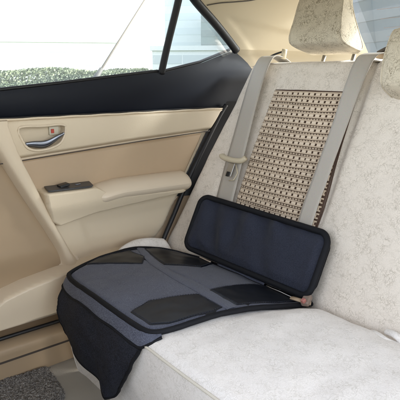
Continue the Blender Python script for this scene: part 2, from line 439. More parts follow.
b2 = empty('seat_belt', tuple(SB(-.85, .73, .0)), 'grey inner seat belt crossing the beaded panel between the two headrests', 'seat belt', 'seat belts over the backrest')
ribbon([(-.80, 1.42, .06), SB(-.822, .748, -.04), SB(-.835, .722, .012), SB(-.845, .69, .028), SB(-.849, .60, .032), SB(-.849, .50, .033), SB(-.853, .36, .033), SB(-.857, .23, .03), SB(-.858, .10, .012)],
       [.06, .062, .060, .058, .053, .049, .049, .049, .05]).build('webbing', M['belt'], b2, solid=.0016)
# anchors on the shelf
an = empty('belt_anchor', (-1.17, 1.36, .05), 'small dark seat belt guide with cream clip on the shelf behind the outer belt', 'belt guide')
m_ = MB(); m_.tube(smooth_path([(-1.285, 1.335, .052), (-1.26, 1.335, .064), (-1.24, 1.34, .072), (-1.215, 1.345, .078)], 6), .0055, 8, flat=.6); m_.build('guide_bar', M['rubber'], an)
m_ = MB(); m_.tube([(-1.212, 1.345, .055), (-1.206, 1.345, .086)], .009, 10); m_.build('clip', M['beigeplastic'], an)
an = empty('belt_retractor', (-.84, 1.47, .05), 'tan belt retractor cover on the shelf between the headrests', 'belt retractor')
m_ = MB(); m_.prism(smooth_path([(-.93, 1.46, .062), (-.90, 1.46, .082), (-.85, 1.46, .098), (-.79, 1.46, .100), (-.78, 1.46, .07), (-.80, 1.46, .05), (-.92, 1.46, .05)], 4, closed=True), (0, .09, 0)); m_.build('cover', M['insert'], an, bevel=.006)
m_ = MB(); m_.tube(smooth_path([(-.92, 1.452, .068), (-.87, 1.450, .086), (-.81, 1.45, .092)], 6), .006, 8); m_.build('slot', M['darkgap'], an)

# ------------------------------------------------------------------ child seat protector mat
FT = .014
root = empty('seat_protector', (-1.06, .78, -.56), 'blue grey child seat protector mat with black corner patches and upright back flap', 'seat mat')
outl = smooth_path([(-1.262, .553, 0), (-1.300, .580, 0), (-1.325, .68, 0), (-1.345, .80, 0), (-1.335, .89, 0), (-1.295, .95, 0), (-1.20, .99, 0), (-1.0, .998, 0), (-.80, 1.0, 0), (-.768, .985, 0), (-.778, .90, 0), (-.812, .72, 0), (-.836, .600, 0), (-.872, .553, 0), (-.98, .548, 0), (-1.15, .548, 0)], 5, closed=True)
po = [(p.x, p.y) for p in outl]
def zmat(x, y): return zc(x, y) + FT + .003 * ns(x, y, 9, 8) + .0012 * ns(x, y, 2, 30)
def mh(U, V):
    sd = inside_sd(po, U, V); H = np.zeros(U.shape)
    strip = .0035 * (np.exp(-((V - .795 - .06 * (U + 1.06)) / .004) ** 2) * -1)
    for i in range(U.shape[0]):
        for j in range(U.shape[1]): H[i, j] = zmat(U[i, j], V[i, j])
    return H - .010 * (1 - ss(-.001, .014, sd)) + strip
m_ = field(mh, -1.36, -.75, .535, 1.02, .005, lambda u, v, h: (u, v, h), lambda U, V: inside_sd(po, U, V) > .001, True)
body = m_.build('seat_pad', M['bluegrey'], root)
MB().tube([(p.x, p.y, zmat(p.x, p.y) - .004) for p in outl], .0068, 10, closed=True, flat=1).build('edge_binding', M['binding'], root)
def patch(poly, name='corner_patch'):
    P = smooth_path([(x, y, 0) for x, y in poly], 1, closed=True); pl = [(p.x, p.y) for p in P]
    def h(U, V):
        H = np.zeros(U.shape); sd = inside_sd(pl, U, V)
        for i in range(U.shape[0]):
            for j in range(U.shape[1]): H[i, j] = zmat(U[i, j], V[i, j]) + .0015 * ns(U[i, j], V[i, j], 4, 18)
        H = H + .0030 - .007 * (1 - ss(0, .007, sd))
        return H
    xs = [p[0] for p in pl]; ys = [p[1] for p in pl]
    return field(h, min(xs), max(xs), min(ys), max(ys), .003, lambda u, v, hh: (u, v, hh), lambda U, V: inside_sd(pl, U, V) > -.002).build(name, M['vinyl'], root)
def stitches(pl, o):
    cx_ = sum(p[0] for p in pl) / len(pl); cy_ = sum(p[1] for p in pl) / len(pl); mb = MB()
    q = [(cx_ + (x - cx_) * .93, cy_ + (y - cy_) * .91) for x, y in pl]
    for (x0, y0), (x1, y1) in zip(q, q[1:] + q[:1]):
        L_ = math.hypot(x1 - x0, y1 - y0); n_ = max(1, int(L_ / .0065)); a = math.atan2(y1 - y0, x1 - x0)
        for k in range(n_):
            f = (k + .5) / n_; x = x0 + (x1 - x0) * f; y = y0 + (y1 - y0) * f
            mb.box((x, y, zmat(x, y) + .0015 * ns(x, y, 4, 18) + .0034), (.0042, .0011, .001), Matrix.Rotation(a, 3, 'Z'))
    mb.build('stitching', M['navy'], o, smooth=False)
pl_ = [(-1.302, .615), (-1.318, .66), (-1.334, .79), (-1.25, .800), (-1.195, .755), (-1.21, .72)]; stitches(pl_, patch(pl_))
pl_ = [(-1.330, .835), (-1.320, .895), (-1.285, .94), (-1.20, .978), (-1.14, .980), (-1.10, .90), (-1.16, .80)]; stitches(pl_, patch(pl_))
pl_ = [(-.97, .565), (-.985, .63), (-.93, .752), (-.826, .745), (-.820, .71), (-.850, .60), (-.880, .565)]; stitches(pl_, patch(pl_))
pl_ = [(-.94, .785), (-.935, .985), (-.79, .985), (-.792, .90), (-.818, .775)]; stitches(pl_, patch(pl_))
# raised webbing strips between the patches
def strip(pts, w, name='stitched_strip'):
    P = smooth_path([(x, y, 0) for x, y in pts], 12); mb = MB()
    def f(i, k):
        p = P[i]; q = P[min(i + 1, len(P) - 1)] - P[max(0, i - 1)]; n = Vector((-q.y, q.x, 0)).normalized() * w * k
        return (p.x + n.x, p.y + n.y, zmat(p.x + n.x, p.y + n.y) + .0045 * (1 - (2 * abs(k)) ** 4) * .35 + .0008)
    mb.grid(f, list(range(len(P))), lin(-.5, .5, 9)); return mb.build(name, M['bluegrey'], root)
strip([(-1.338, .835), (-1.2, .79), (-1.06, .77), (-.93, .765), (-.812, .755)], .028)
# folded front strip, following the front of the outline from left to right
fpath = [outl[k] for k in (6, 5, 4, 3, 2, 1, 0)] + [p for p in (outl[k] for k in range(len(outl) - 1, 64, -1)) if p.x < -.95] + [Vector((-.91, .548, 0)), Vector((-.872, .549, 0)), Vector((-.855, .557, 0)), Vector((-.848, .574, 0))]
cum = [0]
for a_, b_ in zip(fpath, fpath[1:]): cum.append(cum[-1] + (b_ - a_).length)
fp = []
for k in lin(0, cum[-1], 60):
    fp.append((float(np.interp(k, cum, [p.x for p in fpath])), float(np.interp(k, cum, [p.y for p in fpath]))))
fold = MB()
def foldpt(i, t):
    x, y = fp[i]; a_ = fp[max(0, i - 1)]; b_ = fp[min(59, i + 1)]
    n = Vector((b_[1] - a_[1], a_[0] - b_[0], 0)).normalized()
    o = .004 + .014 * math.sin(t * 1.6); t = t * (1 - .85 * float(ss(54, 59, i)))
    return (x + n.x * o, y + n.y * o, zmat(x, y) - .004 - .032 * t - .002 * math.sin(x * 40) * t)
fold.grid(foldpt, list(range(60)), lin(0, 1, 8)); fold.build('front_strip', M['bluegrey'], root)
MB().tube([Vector(foldpt(i, 1)) + Vector((0, -.001, 0)) for i in range(60)], .0035, 6).build('strip_binding', M['binding'], root)
# hanging pocket flap
Lf = smooth_path([(0, -1.300, -.572), (0, -1.312, -.62), (0, -1.300, -.68), (0, -1.277, -.735)], 10)
def flap(u, t):
    # u across 0..1, t down 0..1
    fi = 6 + u * 48.5; i0 = int(fi); q_ = Vector(foldpt(i0, 1)).lerp(Vector(foldpt(i0 + 1, 1)), fi - i0); top = Vector((q_[0], q_[1] + .002, q_[2] + .002))
    # lower edge: from the rounded left corner to the tip on the right
    ctrl = [(-1.283, -.722), (-1.235, -.748), (-1.160, -.760), (-1.10, -.772), (-1.075, -.785), (-1.045, -.795), (-1.018, -.782), (-.985, -.742)]
    k = u * (len(ctrl) - 1); i = min(len(ctrl) - 2, int(k)); f = k - i
    bx = ctrl[i][0] * (1 - f) + ctrl[i + 1][0] * f; bz = ctrl[i][1] * (1 - f) + ctrl[i + 1][1] * f
    x = top.x + (bx + .010 - top.x) * t ** 1.25 + .020 * (1 - u) * t ** .5; z = top.z + (bz - top.z) * t
    x -= .004 * math.sin(math.pi * t) * (1 - u) ** 3
    y = top.y + (.531 - top.y) * min(1, t * 4) + .012 * math.sin(t * 3) * (u - .5) - .013 * math.sin(math.pi * t) + .007 * math.sin(u * 13 + t * 2) * t + .005 * ns(u, t, 0, 5)
    return Vector((x, y, z))
m_ = MB(); m_.grid(flap, lin(0, 1, 60), lin(0, 1, 40)); fl = m_.build('pocket_flap', M['mesh'], root, solid=.004)
edge_ = [flap(0, t) for t in lin(0, 1, 20)] + [flap(u, 1) for u in lin(0, 1, 40)[1:]] + [flap(1, t) for t in lin(1, 0, 20)[1:]]
MB().tube(smooth_path(edge_, 1), .0045, 8).build('flap_binding', M['binding'], fl)

# upright back flap
def rrect(x0, x1, s0, s1, r, n=8):
    P = []
    for cx, cy, a0 in ((x1 - r, s1 - r, 0), (x0 + r, s1 - r, 90), (x0 + r, s0 + r, 180), (x1 - r, s0 + r, 270)):
        for k in range(n + 1): a = R(a0 + 90 * k / n); P.append((cx + r * math.cos(a), cy + r * math.sin(a)))
    return P
rp = rrect(-1.268, -.755, .030, .208, .030)
rp = [(x, s + (.010 if s > .1 else 0) * math.sin((x + 1.3) * 5.5) ** 2 - (.008 * float(ss(-.9, -.74, x)) if s > .1 else 0)) for x, s in rp]
def nf(x, s): return nback(x, s) + .030 + .010 * ss(.2, .03, s)
def hp(U, V):
    H = np.zeros(U.shape); sd = inside_sd(rp, U, V)
    for i in range(U.shape[0]):
        for j in range(U.shape[1]):
            x, s = U[i, j], V[i, j]
            w = .0150 * math.sin((x * 1.0 + s * .55) * 58 + 3 * ns(x, s, 0, 6)) * float(ss(-1.26, -1.18, x)) * float(ss(-.83, -1.0, x)) * float(ss(.03, .07, s)) * (.5 + ns(x, s, 8, 7))
            H[i, j] = nf(x, s) + .006 * ns(x, s, 4, 9) + w
    return H + .011 * ss(0, .035, sd) - .012 * (1 - ss(-.002, .008, sd))
pf = field(hp, -1.32, -.73, .02, .225, .0045, lambda u, v, h: SB(u, v, h), lambda U, V: inside_sd(rp, U, V) > -.001, True).build('back_flap', M['navy'], root)
rpc = [SB(x, s, nf(x, s)) for x, s in rp]
MB().tube(rpc, .0085, 10, closed=True, flat=1.0).build('flap_binding', M['binding'], pf)
MB().prism([SB(x, s, nf(x, s) - .030) for x, s in [(-1.0115 + (x + 1.0115) * .97, .119 + (s - .119) * .86) for x, s in rp]], NB * .004).build('flap_backing', M['binding'], pf)
# bridge between pad and flap
m_ = MB(); m_.grid(lambda x, t: Vector((x, .985 + .012 * t, zmat(x, .985) + .002 + .03 * t * t)), lin(-1.13, -.93, 20), lin(0, 1, 6)); m_.build('hinge_cloth', M['bluegrey'], root, solid=.003)
for x0, x1 in ((-1.20, -1.145), (-.905, -.775)):
    m_ = MB(); m_.tube([(x, .972 - .002 * math.sin((x - x0) * 30), zmat(x, .97) + .007) for x in lin(x0, x1, 12)], .003, 6, flat=.7)
    m_.build('hinge_strap', M['thread'] if x0 < -1 else M['steel'], root)

# belt buckle beside the mat
bk = empty('belt_buckle', (-.745, .97, -.565), 'small pinkish buckle end poking out at the right rear corner of the mat', 'belt buckle')
m_ = MB(); m_.box((-.757, .962, -.556), (.022, .034, .016), Matrix.Rotation(R(25), 3, 'X') @ Matrix.Rotation(R(18), 3, 'Z')); m_.build('buckle_body', G('buckle_plastic', (.20, .15, .12), .5), bk, bevel=.005)
m_ = MB(); m_.box((-.753, .945, -.551), (.011, .012, .011), Matrix.Rotation(R(25), 3, 'X')); m_.build('release_button', G('pink_red_plastic', (.34, .13, .11), .5), bk, bevel=.003)
m_ = MB(); m_.tube([(-.80, .955, -.563), (-.775, .955, -.560), (-.75, .972, -.566)], .008, 8, flat=.5); m_.build('buckle_strap', M['insert'], bk)

# ------------------------------------------------------------------ rear door (left side of the car)
body = empty('car', (-.7, 1.0, -1.25), 'beige car cabin with black topped rear door, quarter window and parcel shelf', 'car')
def zsill(y):
    return float(np.interp(y, [.0, .459, .63, .94, 1.0, 1.15, 1.29, 1.31, 1.37, 1.42], [-.06, -.040, -.024, .008, .012, .043, .088, .086, .046, .02]))
def yrear(z):                                     # rear edge of the door
    return float(np.interp(z, [-.80, -.576, -.479, -.35, -.158, -.113], [.90, .959, 1.012, 1.085, 1.211, 1.254]))
YR = np.vectorize(yrear); ZS = np.vectorize(zsill)
tofn = lambda u, v, h: (h, u, v)
# main lower door skin
def hmain(Y, Z):
    h = -1.420 + 0 * Y
    h += .006 * np.sin(np.clip((Z + .74) / .5, 0, 1) * np.pi)
    # crease that runs down from the armrest front
    d = (Y - .66) - (-.42 - Z) * .35
    h -= .007 * ss(-.01, .012, d) * ss(-.42, -.46, Z)
    h -= .03 * ss(-.50, -.60, Z)
    h += -.02 * ss(-.008, .006, Y - YR(Z))
    return h
door = field(hmain, -.1, 1.3, -.745, -.10, .008, tofn, lambda Y, Z: Y < YR(Z) + .014).build('door', M['beige'], body)
door['label'] = 'beige rear door with black upper trim, armrest and satin handle'
# darker insert between crease and armrest
ins = [(.40, -.232), (.88, -.210), (1.165, -.196), (1.150, -.23), (1.055, -.385), (.70, -.375), (.40, -.37)]
def hins(Y, Z):
    sd = inside_sd(ins, Y, Z); return -1.425 + .011 * ss(-.002, .012, sd) + .004 * np.sin(np.clip((Y - .5) / .6, 0, 1) * np.pi)
field(hins, .38, 1.18, -.40, -.185, .004, tofn, lambda Y, Z: inside_sd(ins, Y, Z) > -.004).build('insert_panel', M['insert'], door)
# upper bolster with recess for the handle
ub = [(-.1, -.112), (1.30, -.1105), (1.235, -.135), (1.187, -.192), (.88, -.206), (.45, -.232), (-.1, -.25)]
rec = [(p.x, p.y) for p in smooth_path([(.492, -.140, 0), (.56, -.1385, 0), (.622, -.1385, 0), (.624, -.165, 0), (.606, -.192, 0), (.565, -.205, 0), (.525, -.203, 0), (.503, -.185, 0)], 6, closed=True)]
def hub(Y, Z):
    sd = inside_sd(ub, Y, Z); rd = inside_sd(rec, Y, Z)
    h = -1.428 + .030 * ss(-.004, .014, sd) + .006 * np.sin(np.clip((Z + .22) / .11, 0, 1) * np.pi)
    h -= .045 * ss(.0, .008, rd)
    return h
field(hub, -.1, 1.30, -.25, -.1105, .0032, tofn, lambda Y, Z: (inside_sd(ub, Y, Z) > -.006) & (Z < -.1118)).build('upper_bolster', M['beige'], door)
MB().tube([(-1.400, y, z) for y, z in ((lambda y: (y, float(np.interp(y, [.45, .88, 1.187], [-.2335, -.2075, -.193]))))(y) for y in lin(.3, 1.18, 60))], .0016, 6).build('seam', M['darkgap'], door)
# pale bead standing in for the highlight line along the bolster top
MB().tube([(-1.402, y, -.1165 + .0006 * math.sin(y * 60)) for y in lin(-.1, 1.245, 80)], .0032, 8).build('bolster_highlight', M['ridge'], door)
# handle
hd = MB(); hd.tube([(-1.394, y, z) for y, z in rec], .0038, 8, closed=True)
bez = hd.build('handle_bezel', M['ridge'], door)
m_ = MB(); m_.grid(lambda i, k: (-1.388 - .012 * (1 - k) ** 2 - .006 * k * k, .506 + .114 * i, (-.1825 + .020 * i ** 2.2) - .018 * math.sin(math.pi * (.06 + .9 * i)) ** .7 * (1 - k) + .002 * math.sin(i * 9)), lin(0, 1, 30), lin(0, 1, 8))
m_.build('handle_lever', M['chrome'], door, solid=.006)
m_ = MB(); m_.box((-1.418, .600, -.155), (.012, .030, .026)); m_.build('lock_button', M['white'], door, bevel=.003)
m_ = MB(); m_.box((-1.4105, .594, -.156), (.003, .009, .012)); m_.build('lock_mark', M['red'], door, bevel=.001)
m_ = MB(); m_.box((-1.430, .545, -.160), (.010, .060, .030)); m_.build('handle_well_block', M['insert'], door, bevel=.004)

# diagonal garnish ridge
rg = [(.30, -.02), (.455, -.095), (.470, -.13), (.490, -.20), (.530, -.30), (.588, -.44), (.650, -.565), (.69, -.64), (.655, -.66), (.60, -.565), (.545, -.45), (.490, -.345), (.440, -.245), (.395, -.17), (.30, -.13)]
rg = [(p.x, p.y) for p in smooth_path([(y, z, 0) for y, z in rg], 3, closed=True)]
def hrg(Y, Z):
    sd = inside_sd(rg, Y, Z)
    fade = ss(-.64, -.46, Z)
    return -1.432 + (.052 * fade + .004) * ss(-.004, .016, sd) + .008 * fade * ss(0, .03, sd)
field(hrg, .29, .70, -.67, -.117, .0035, tofn, lambda Y, Z: (inside_sd(rg, Y, Z) > -.006)).build('diagonal_garnish', M['ridge'], door)
# front lower panel, left of the ridge; its shade is put into the brown
fr = [(.0, -.10), (.39, -.16), (.455, -.245), (.515, -.36), (.585, -.50), (.64, -.575), (.66, -.70), (.0, -.70)]
def hfr(Y, Z):
    sd = inside_sd(fr, Y, Z); return -1.416 + .008 * ss(-.006, .03, sd) - .02 * ss(.45, .0, Y) - .03 * ss(-.50, -.60, Z)
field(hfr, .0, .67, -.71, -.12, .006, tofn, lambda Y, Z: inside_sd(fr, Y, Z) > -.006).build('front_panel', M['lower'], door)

# switch base and armrest
swp = [(.532, -.318), (.70, -.322), (.735, -.34), (.80, -.36), (1.03, -.372), (1.06, -.385), (1.03, -.400), (.80, -.412), (.70, -.418), (.58, -.440), (.553, -.42), (.538, -.37)]
def hsw(Y, Z):
    sd = inside_sd(swp, Y, Z)
    return -1.432 + .082 * ss(-.003, .010, sd) - .02 * ss(-.36, -.43, Z)
field(hsw, .52, 1.07, -.445, -.312, .003, tofn, lambda Y, Z: inside_sd(swp, Y, Z) > -.004).build('armrest_base', M['beige'], door)
m_ = MB(); m_.prism([(-1.424, .560, -.3185), (-1.424, .705, -.3205), (-1.366, .692, -.3245), (-1.357, .682, -.3255), (-1.357, .556, -.3225), (-1.362, .548, -.3215)], (0, 0, .0045)); sp = m_.build('switch_panel', M['switchplate'], door, bevel=.002)
m_ = MB(); m_.box((-1.388, .606, -.3135), (.026, .030, .008), Matrix.Rotation(R(8), 3, 'X')); m_.build('window_switch', M['switch'], door, bevel=.002)
m_ = MB(); m_.box((-1.388, .652, -.3168), (.005, .016, .002)); m_.build('switch_mark', M['chrome'], door)
ar = MB()
def armpt(a, k):
    y, q = a; th = k
    x = -1.405 + .062 * q * math.cos(th) ; z = -.352 - .02 * (y - .7) + .029 * q * math.sin(th)
    if math.cos(th) < 0: x = -1.405 + .03 * math.cos(th)
    z += .010 * float(ss(.80, .70, y)) * -1 + .006 * (abs(math.sin(th)) ** 3) * math.copysign(1, math.sin(th)) * q
    return (x, y, z)
ys = [(.690 + .04 * (1 - math.cos(k)), math.sin(k) * .8 + .2) for k in lin(0.05, math.pi / 2, 9)] + [(y, 1 + .04 * math.sin((y - .73) * 9)) for y in lin(.74, 1.05, 30)] + [(1.058, .80), (1.066, .62), (1.072, .42), (1.076, .2), (1.078, .03)]
ar.grid(armpt, ys, lin(0, 2 * math.pi, 33)); ar.build('armrest', M['armrest'], door)
# map pocket
mp_ = [(.0, -.73), (.34, -.645), (.40, -.605), (.47, -.588), (.58, -.572), (.98, -.555), (.98, -.70), (.0, -.736)]
def hmp(Y, Z):
    sd = inside_sd(mp_, Y, Z); return -1.480 + .112 * ss(-.003, .012, sd) - .014 * ss(-.60, -.72, Z)
field(hmp, .0, .94, -.74, -.545, .004, tofn, lambda Y, Z: inside_sd(mp_, Y, Z) > -.004).build('map_pocket', M['ridge'], door)
# black upper trim
trim = MB()
def trimpt(y, k):
    z0, z1 = -.1125, zsill(y) - .001
    z = z0 + (z1 - z0) * k
    x = -1.428 + .018 * math.sin(math.pi * min(1, k * .62 + .08)) ** .8 + .002
    if y > 1.24: x -= 0
    return (x, y, z)
trim.grid(trimpt, lin(-.1, 1.40, 130), lin(0, 1, 24))
blk = trim.build('black_upper_trim', M['blacktrim'], door)
MB().tube([(-1.421, y, zsill(y) + .003) for y in lin(-.1, 1.29, 100)], .0045, 8, flat=1.2).build('sill_seal', M['rubber'], door)
MB().tube([(-1.414, y, -.1125) for y in lin(-.1, 1.25, 60)], .003, 6).build('trim_edge', M['rubber'], door)
def LX(z): return -1.43 + .4 * z
# quarter opening outline: rear curved edge
qe = smooth_path([(LX(.44), .83, .44), (LX(.35), .93, .35), (LX(.29), .98, .29), (LX(.234), 1.043, .234), (LX(.17), 1.152, .17), (LX(.12), 1.23, .122), (LX(.088), 1.285, .085)], 8)
MB().tube([p + Vector((.010, .004, .002)) for p in qe], .0145, 12).build('window_frame', M['rubber'], door)
div = smooth_path([(LX(.013) + .008, 0.983, .006), (LX(.1) + .008, 0.987, .1), (LX(.22) + .008, 0.993, .22), (LX(.36) + .008, 0.994, .36)], 8)
MB().tube(div, .0125, 10, flat=.8, up=(1, 0, 0)).build('window_divider', M['rubber'], door)
m_ = MB(); m_.grid(lambda y, k: (LX(zsill(y) + (.46 - zsill(y)) * k) - .012, y, zsill(y) - .01 + (.46 - zsill(y)) * k), lin(-.1, .987, 20), lin(0, 1, 6)); m_.build('window_glass', M['glass'], door)
def zq(y): return float(np.interp(y, [.83, .93, .98, 1.043, 1.152, 1.23, 1.285], [.44, .35, .29, .234, .17, .122, .085]))
m_ = MB(); m_.grid(lambda y, k: (LX(zsill(y) + (zq(y) - zsill(y)) * k) - .010, y, zsill(y) - .01 + (zq(y) - zsill(y) + .012) * k), lin(.985, 1.287, 20), lin(0, 1, 6)); m_.build('quarter_glass', M['quarterglass'], door)

# ------------------------------------------------------------------ car body around it
# door opening seal and jamb
seal = smooth_path([(-1.402, 1.258, -.105), (-1.405, 1.214, -.165), (-1.405, 1.090, -.352), (-1.405, 1.018, -.480), (-1.405, .966, -.575), (-1.405, .92, -.70)], 8)
MB().tube(seal, .0085, 10).build('door_seal', M['rubber'], body)
m_ = MB(); m_.grid(lambda z, k: (-1.425 + .05 * k, yrear(z) - .001 + .13 * k, z), lin(-.42, -.093, 14), lin(0, 1, 6)); m_.build('jamb_seal_and_shade', M['rubber'], body)  # black sheet: widened seal plus the shade of the gap beside it
m_ = MB(); m_.grid(lambda z, k: (-1.452 + .07 * k, yrear(min(z, -.113)) - .03 + (.186) * k, z), lin(-.78, -.095, 30), lin(0, 1, 6)); m_.build('door_jamb', M['lower'], body)  # brown carries the shade beside the seat in its colour
# C pillar
rg0 = [Vector((LX(p.z) + .016, p.y + .012, p.z + .004)) for p in qe][::-1]                 # from bottom to top
low = [Vector((-1.412, 1.405, .0)), Vector((-1.413, 1.355, .05)), Vector((-1.411, 1.318, .076))] + rg0
def cpt(i, k):
    a = low[i]; z = a.z
    b = Vector((-1.25 + .0 * z, 1.93 - .9 * max(0, z - .06), z))      # glass edge
    m1 = a.lerp(b, .35) + Vector((-.010, .035, 0)); 
    p = (1 - k) ** 2 * a + 2 * k * (1 - k) * m1 + k * k * b
    # soft pressed recess
    zr = .115 + .08 * (1 - k)
    e = float(ss(zr + .012, zr - .012, z)) * float(ss(.08, .14, k)) * float(ss(.80, .66, k + max(0, .12 - z) * .9))
    return p + Vector((-.005, .004, 0)) * e
m_ = MB(); m_.grid(cpt, list(range(len(low))), lin(0, 1, 50)); m_.build('rear_pillar_trim', M['pillar'], body)
# headliner
rf = MB()
def roof(u, v):
    y = -.25 + 1.95 * v; x = -1.275 + 1.42 * u
    return (x, y, .425 + .035 * math.sin(math.pi * u) - .10 * float(ss(.8, 1.0, v)) - .02 * (1 - v) * 0)
rf.grid(roof, lin(0, 1, 14), lin(0, 1, 20)); rf.build('headliner', M['headliner'], body, solid=.01)
rf = MB(); rf.grid(lambda u, v: (-1.275 + (1.20) * u, 1.70 + .05 * v, .335 + .05 * v), lin(0, 1, 6), lin(0, 1, 3)); rf.build('rear_header', M['headliner'], body)
zl = [p.z for p in low]
def cseam(z, k):
    f = float(np.interp(z, zl, list(range(len(zl))))); i = min(len(zl) - 2, int(f)); f -= i
    return Vector(cpt(i, k)) * (1 - f) + Vector(cpt(i + 1, k)) * f + Vector((.003, -.002, 0))
MB().tube(smooth_path([cseam(z, k) for z, k in ((.218, .03), (.228, .14), (.236, .26), (.246, .38), (.262, .48), (.285, .55))], 8), .0018, 6).build('headliner_seam', M['darkgap'], body)
# parcel shelf
m_ = MB(); m_.grid(lambda x, y: (x, y, .035 + .03 * float(ss(1.45, 1.9, y)) + .004 * math.sin(x * 20)), lin(-1.37, .1, 30), lin(1.30, 1.96, 14)); m_.build('parcel_shelf', G('shelf_cloth', (.5, .46, .39), .9), body)
# unseen cabin front, door and pillar slabs added to block low front light
m_ = MB(); m_.grid(lambda x, z: (x, -1.0 - .25 * (z + .1), z), lin(-1.42, .12, 8), lin(-.88, -.02, 8)); m_.build('dashboard_light_block', M['switchplate'], body, solid=.01)
m_ = MB(); m_.grid(lambda y, z: (-1.43, y, z), lin(-1.0, -.12, 8), lin(-.88, -.08, 8)); m_.build('front_door_light_block', M['lower'], body, solid=.01)
m_ = MB(); m_.grid(lambda y, z: (.13, y, z), lin(-1.0, -.12, 8), lin(-.88, -.08, 8)); m_.build('front_door_light_block', M['lower'], body, solid=.01)
m_ = MB(); m_.tube([(-1.44, -.02, -.10), (-1.40, .02, .15), (-1.28, .06, .43)], .045, 10, flat=.6); m_.build('pillar_light_block', M['pillar'], body)
# unseen right hand panel behind the open rear door, added to block the sun
m_ = MB(); m_.grid(lambda y, z: (.075 + .01 * math.sin(y * 3) - .25 * max(0, z), y, z), lin(.98, 2.0, 16), lin(-.88, .43, 20)); m_.build('right_side_light_block', M['pillar'], body, solid=.01)
# rear glass with heater lines
m_ = MB(); m_.grid(lambda x, k: (x, 1.97 - .33 * k, .055 + .37 * k), lin(-1.27, .1, 12), lin(0, 1, 4)); rgl = m_.build('rear_window', M['rearglass'], body)
hl = MB()
for i in range(11):
    k = .08 + i * .085; hl.tube([(-1.16, 1.967 - .33 * k, .055 + .37 * k), (.05, 1.967 - .33 * k, .055 + .37 * k)], .0005, 4)
hl.build('heater_lines', G('heater_line', (.35, .22, .15), .6), rgl)
# rocker sill
def rock(y, k):
    P = smooth_path([(-1.46, 0, -.742), (-1.40, 0, -.752), (-1.372, 0, -.762), (-1.366, 0, -.775), (-1.368, 0, -.798), (-1.375, 0, -.87)], 5)
    p = P[k]; return (p.x, y, p.z)
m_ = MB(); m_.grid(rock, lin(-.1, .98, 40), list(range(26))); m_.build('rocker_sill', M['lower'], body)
m_ = MB(); m_.tube([(-1.398, y, -.742) for y in lin(-.1, .95, 20)], .006, 8); m_.build('sill_seal', M['rubber'], body)
m_ = MB(); m_.grid(lambda y, k: (-1.372 + .012 * k, y, -.797 - .003 * k), lin(-.1, .98, 20), [0, 1]); m_.build('sill_lip', M['darkgap'], body)
# outer left body skin below the belt line, floor pan and wheel arch, seen only from other positions
m_ = MB(); m_.grid(lambda y, z: (-1.52 + .03 * abs(z + .4), y, z), lin(-.2, 2.0, 10), lin(-1.0, -.06, 6)); m_.build('outer_skin', G('car_paint', (.45, .45, .46), .3), body, solid=.004)

fl_ = MB(); fl_.grid(lambda x, y: (x, y, -.872 + .004 * ns(x, y, 0, 6)), lin(-1.46, .05, 40), lin(-.3, 1.0, 40))
tag(fl_.build('floor', M['floor']), kind='structure')
cm = [(-1.372, .0), (-1.372, .485), (-1.36, .508), (-1.30, .505), (-1.22, .495), (-1.16, .47), (-.95, .47), (-.90, .40), (-.90, .0)]
cm = [(p.x, p.y) for p in smooth_path([(x, y, 0) for x, y in cm], 4, closed=True)]
def hcm(U, V):
    sd = inside_sd(cm, U, V); H = np.zeros(U.shape)
    rng = np.random.RandomState(2).rand(*U.shape)
    return -.872 + .013 * ss(0, .008, sd) + .005 * rng * ss(0, .01, sd)
o = field(hcm, -1.38, -.88, .1, .52, .0032, lambda u, v, h: (u, v, h), lambda U, V: inside_sd(cm, U, V) > -.001).build('floor_mat', M['carpet'])
tag(o, 'speckled grey loop pile floor mat in the footwell below the seat', 'floor mat')

# ------------------------------------------------------------------ front seat corner (bottom left)
fs = empty('front_seat', (-1.05, .1, -.87), 'pale cloth covered lower corner of the front seat at the bottom left', 'car seat')
m_ = MB()
def fsp(a, b):
    th = b; w = a
    hx, hy = .215, .075
    sx = math.copysign(abs(math.cos(th)) ** .35, math.cos(th)) * hx; sy = math.copysign(abs(math.sin(th)) ** .45, math.sin(th)) * hy
    q = 1 - .55 * float(ss(.12, 0, w)) ** 2 - .55 * float(ss(.88, 1, w)) ** 2
    return (-1.10 + sx * q * (1 - .1 * w), FSY + sy * q + .015 * w, -.74 + .80 * w)
FSY = .160
m_.grid(fsp, lin(0, 1, 30), lin(0, 2 * math.pi, 41)); m_.build('backrest', M['cover'], fs)
m_ = MB(); m_.box((-1.10, -.12, -.68), (.42, .42, .12)); m_.build('seat_cushion', M['cover'], fs, bevel=.04, seg=5)
for x in (-1.25, -.95): m_ = MB(); m_.box((x, -.1, -.80), (.03, .35, .14)); m_.build('seat_rail', M['rubber'], fs, bevel=.005)

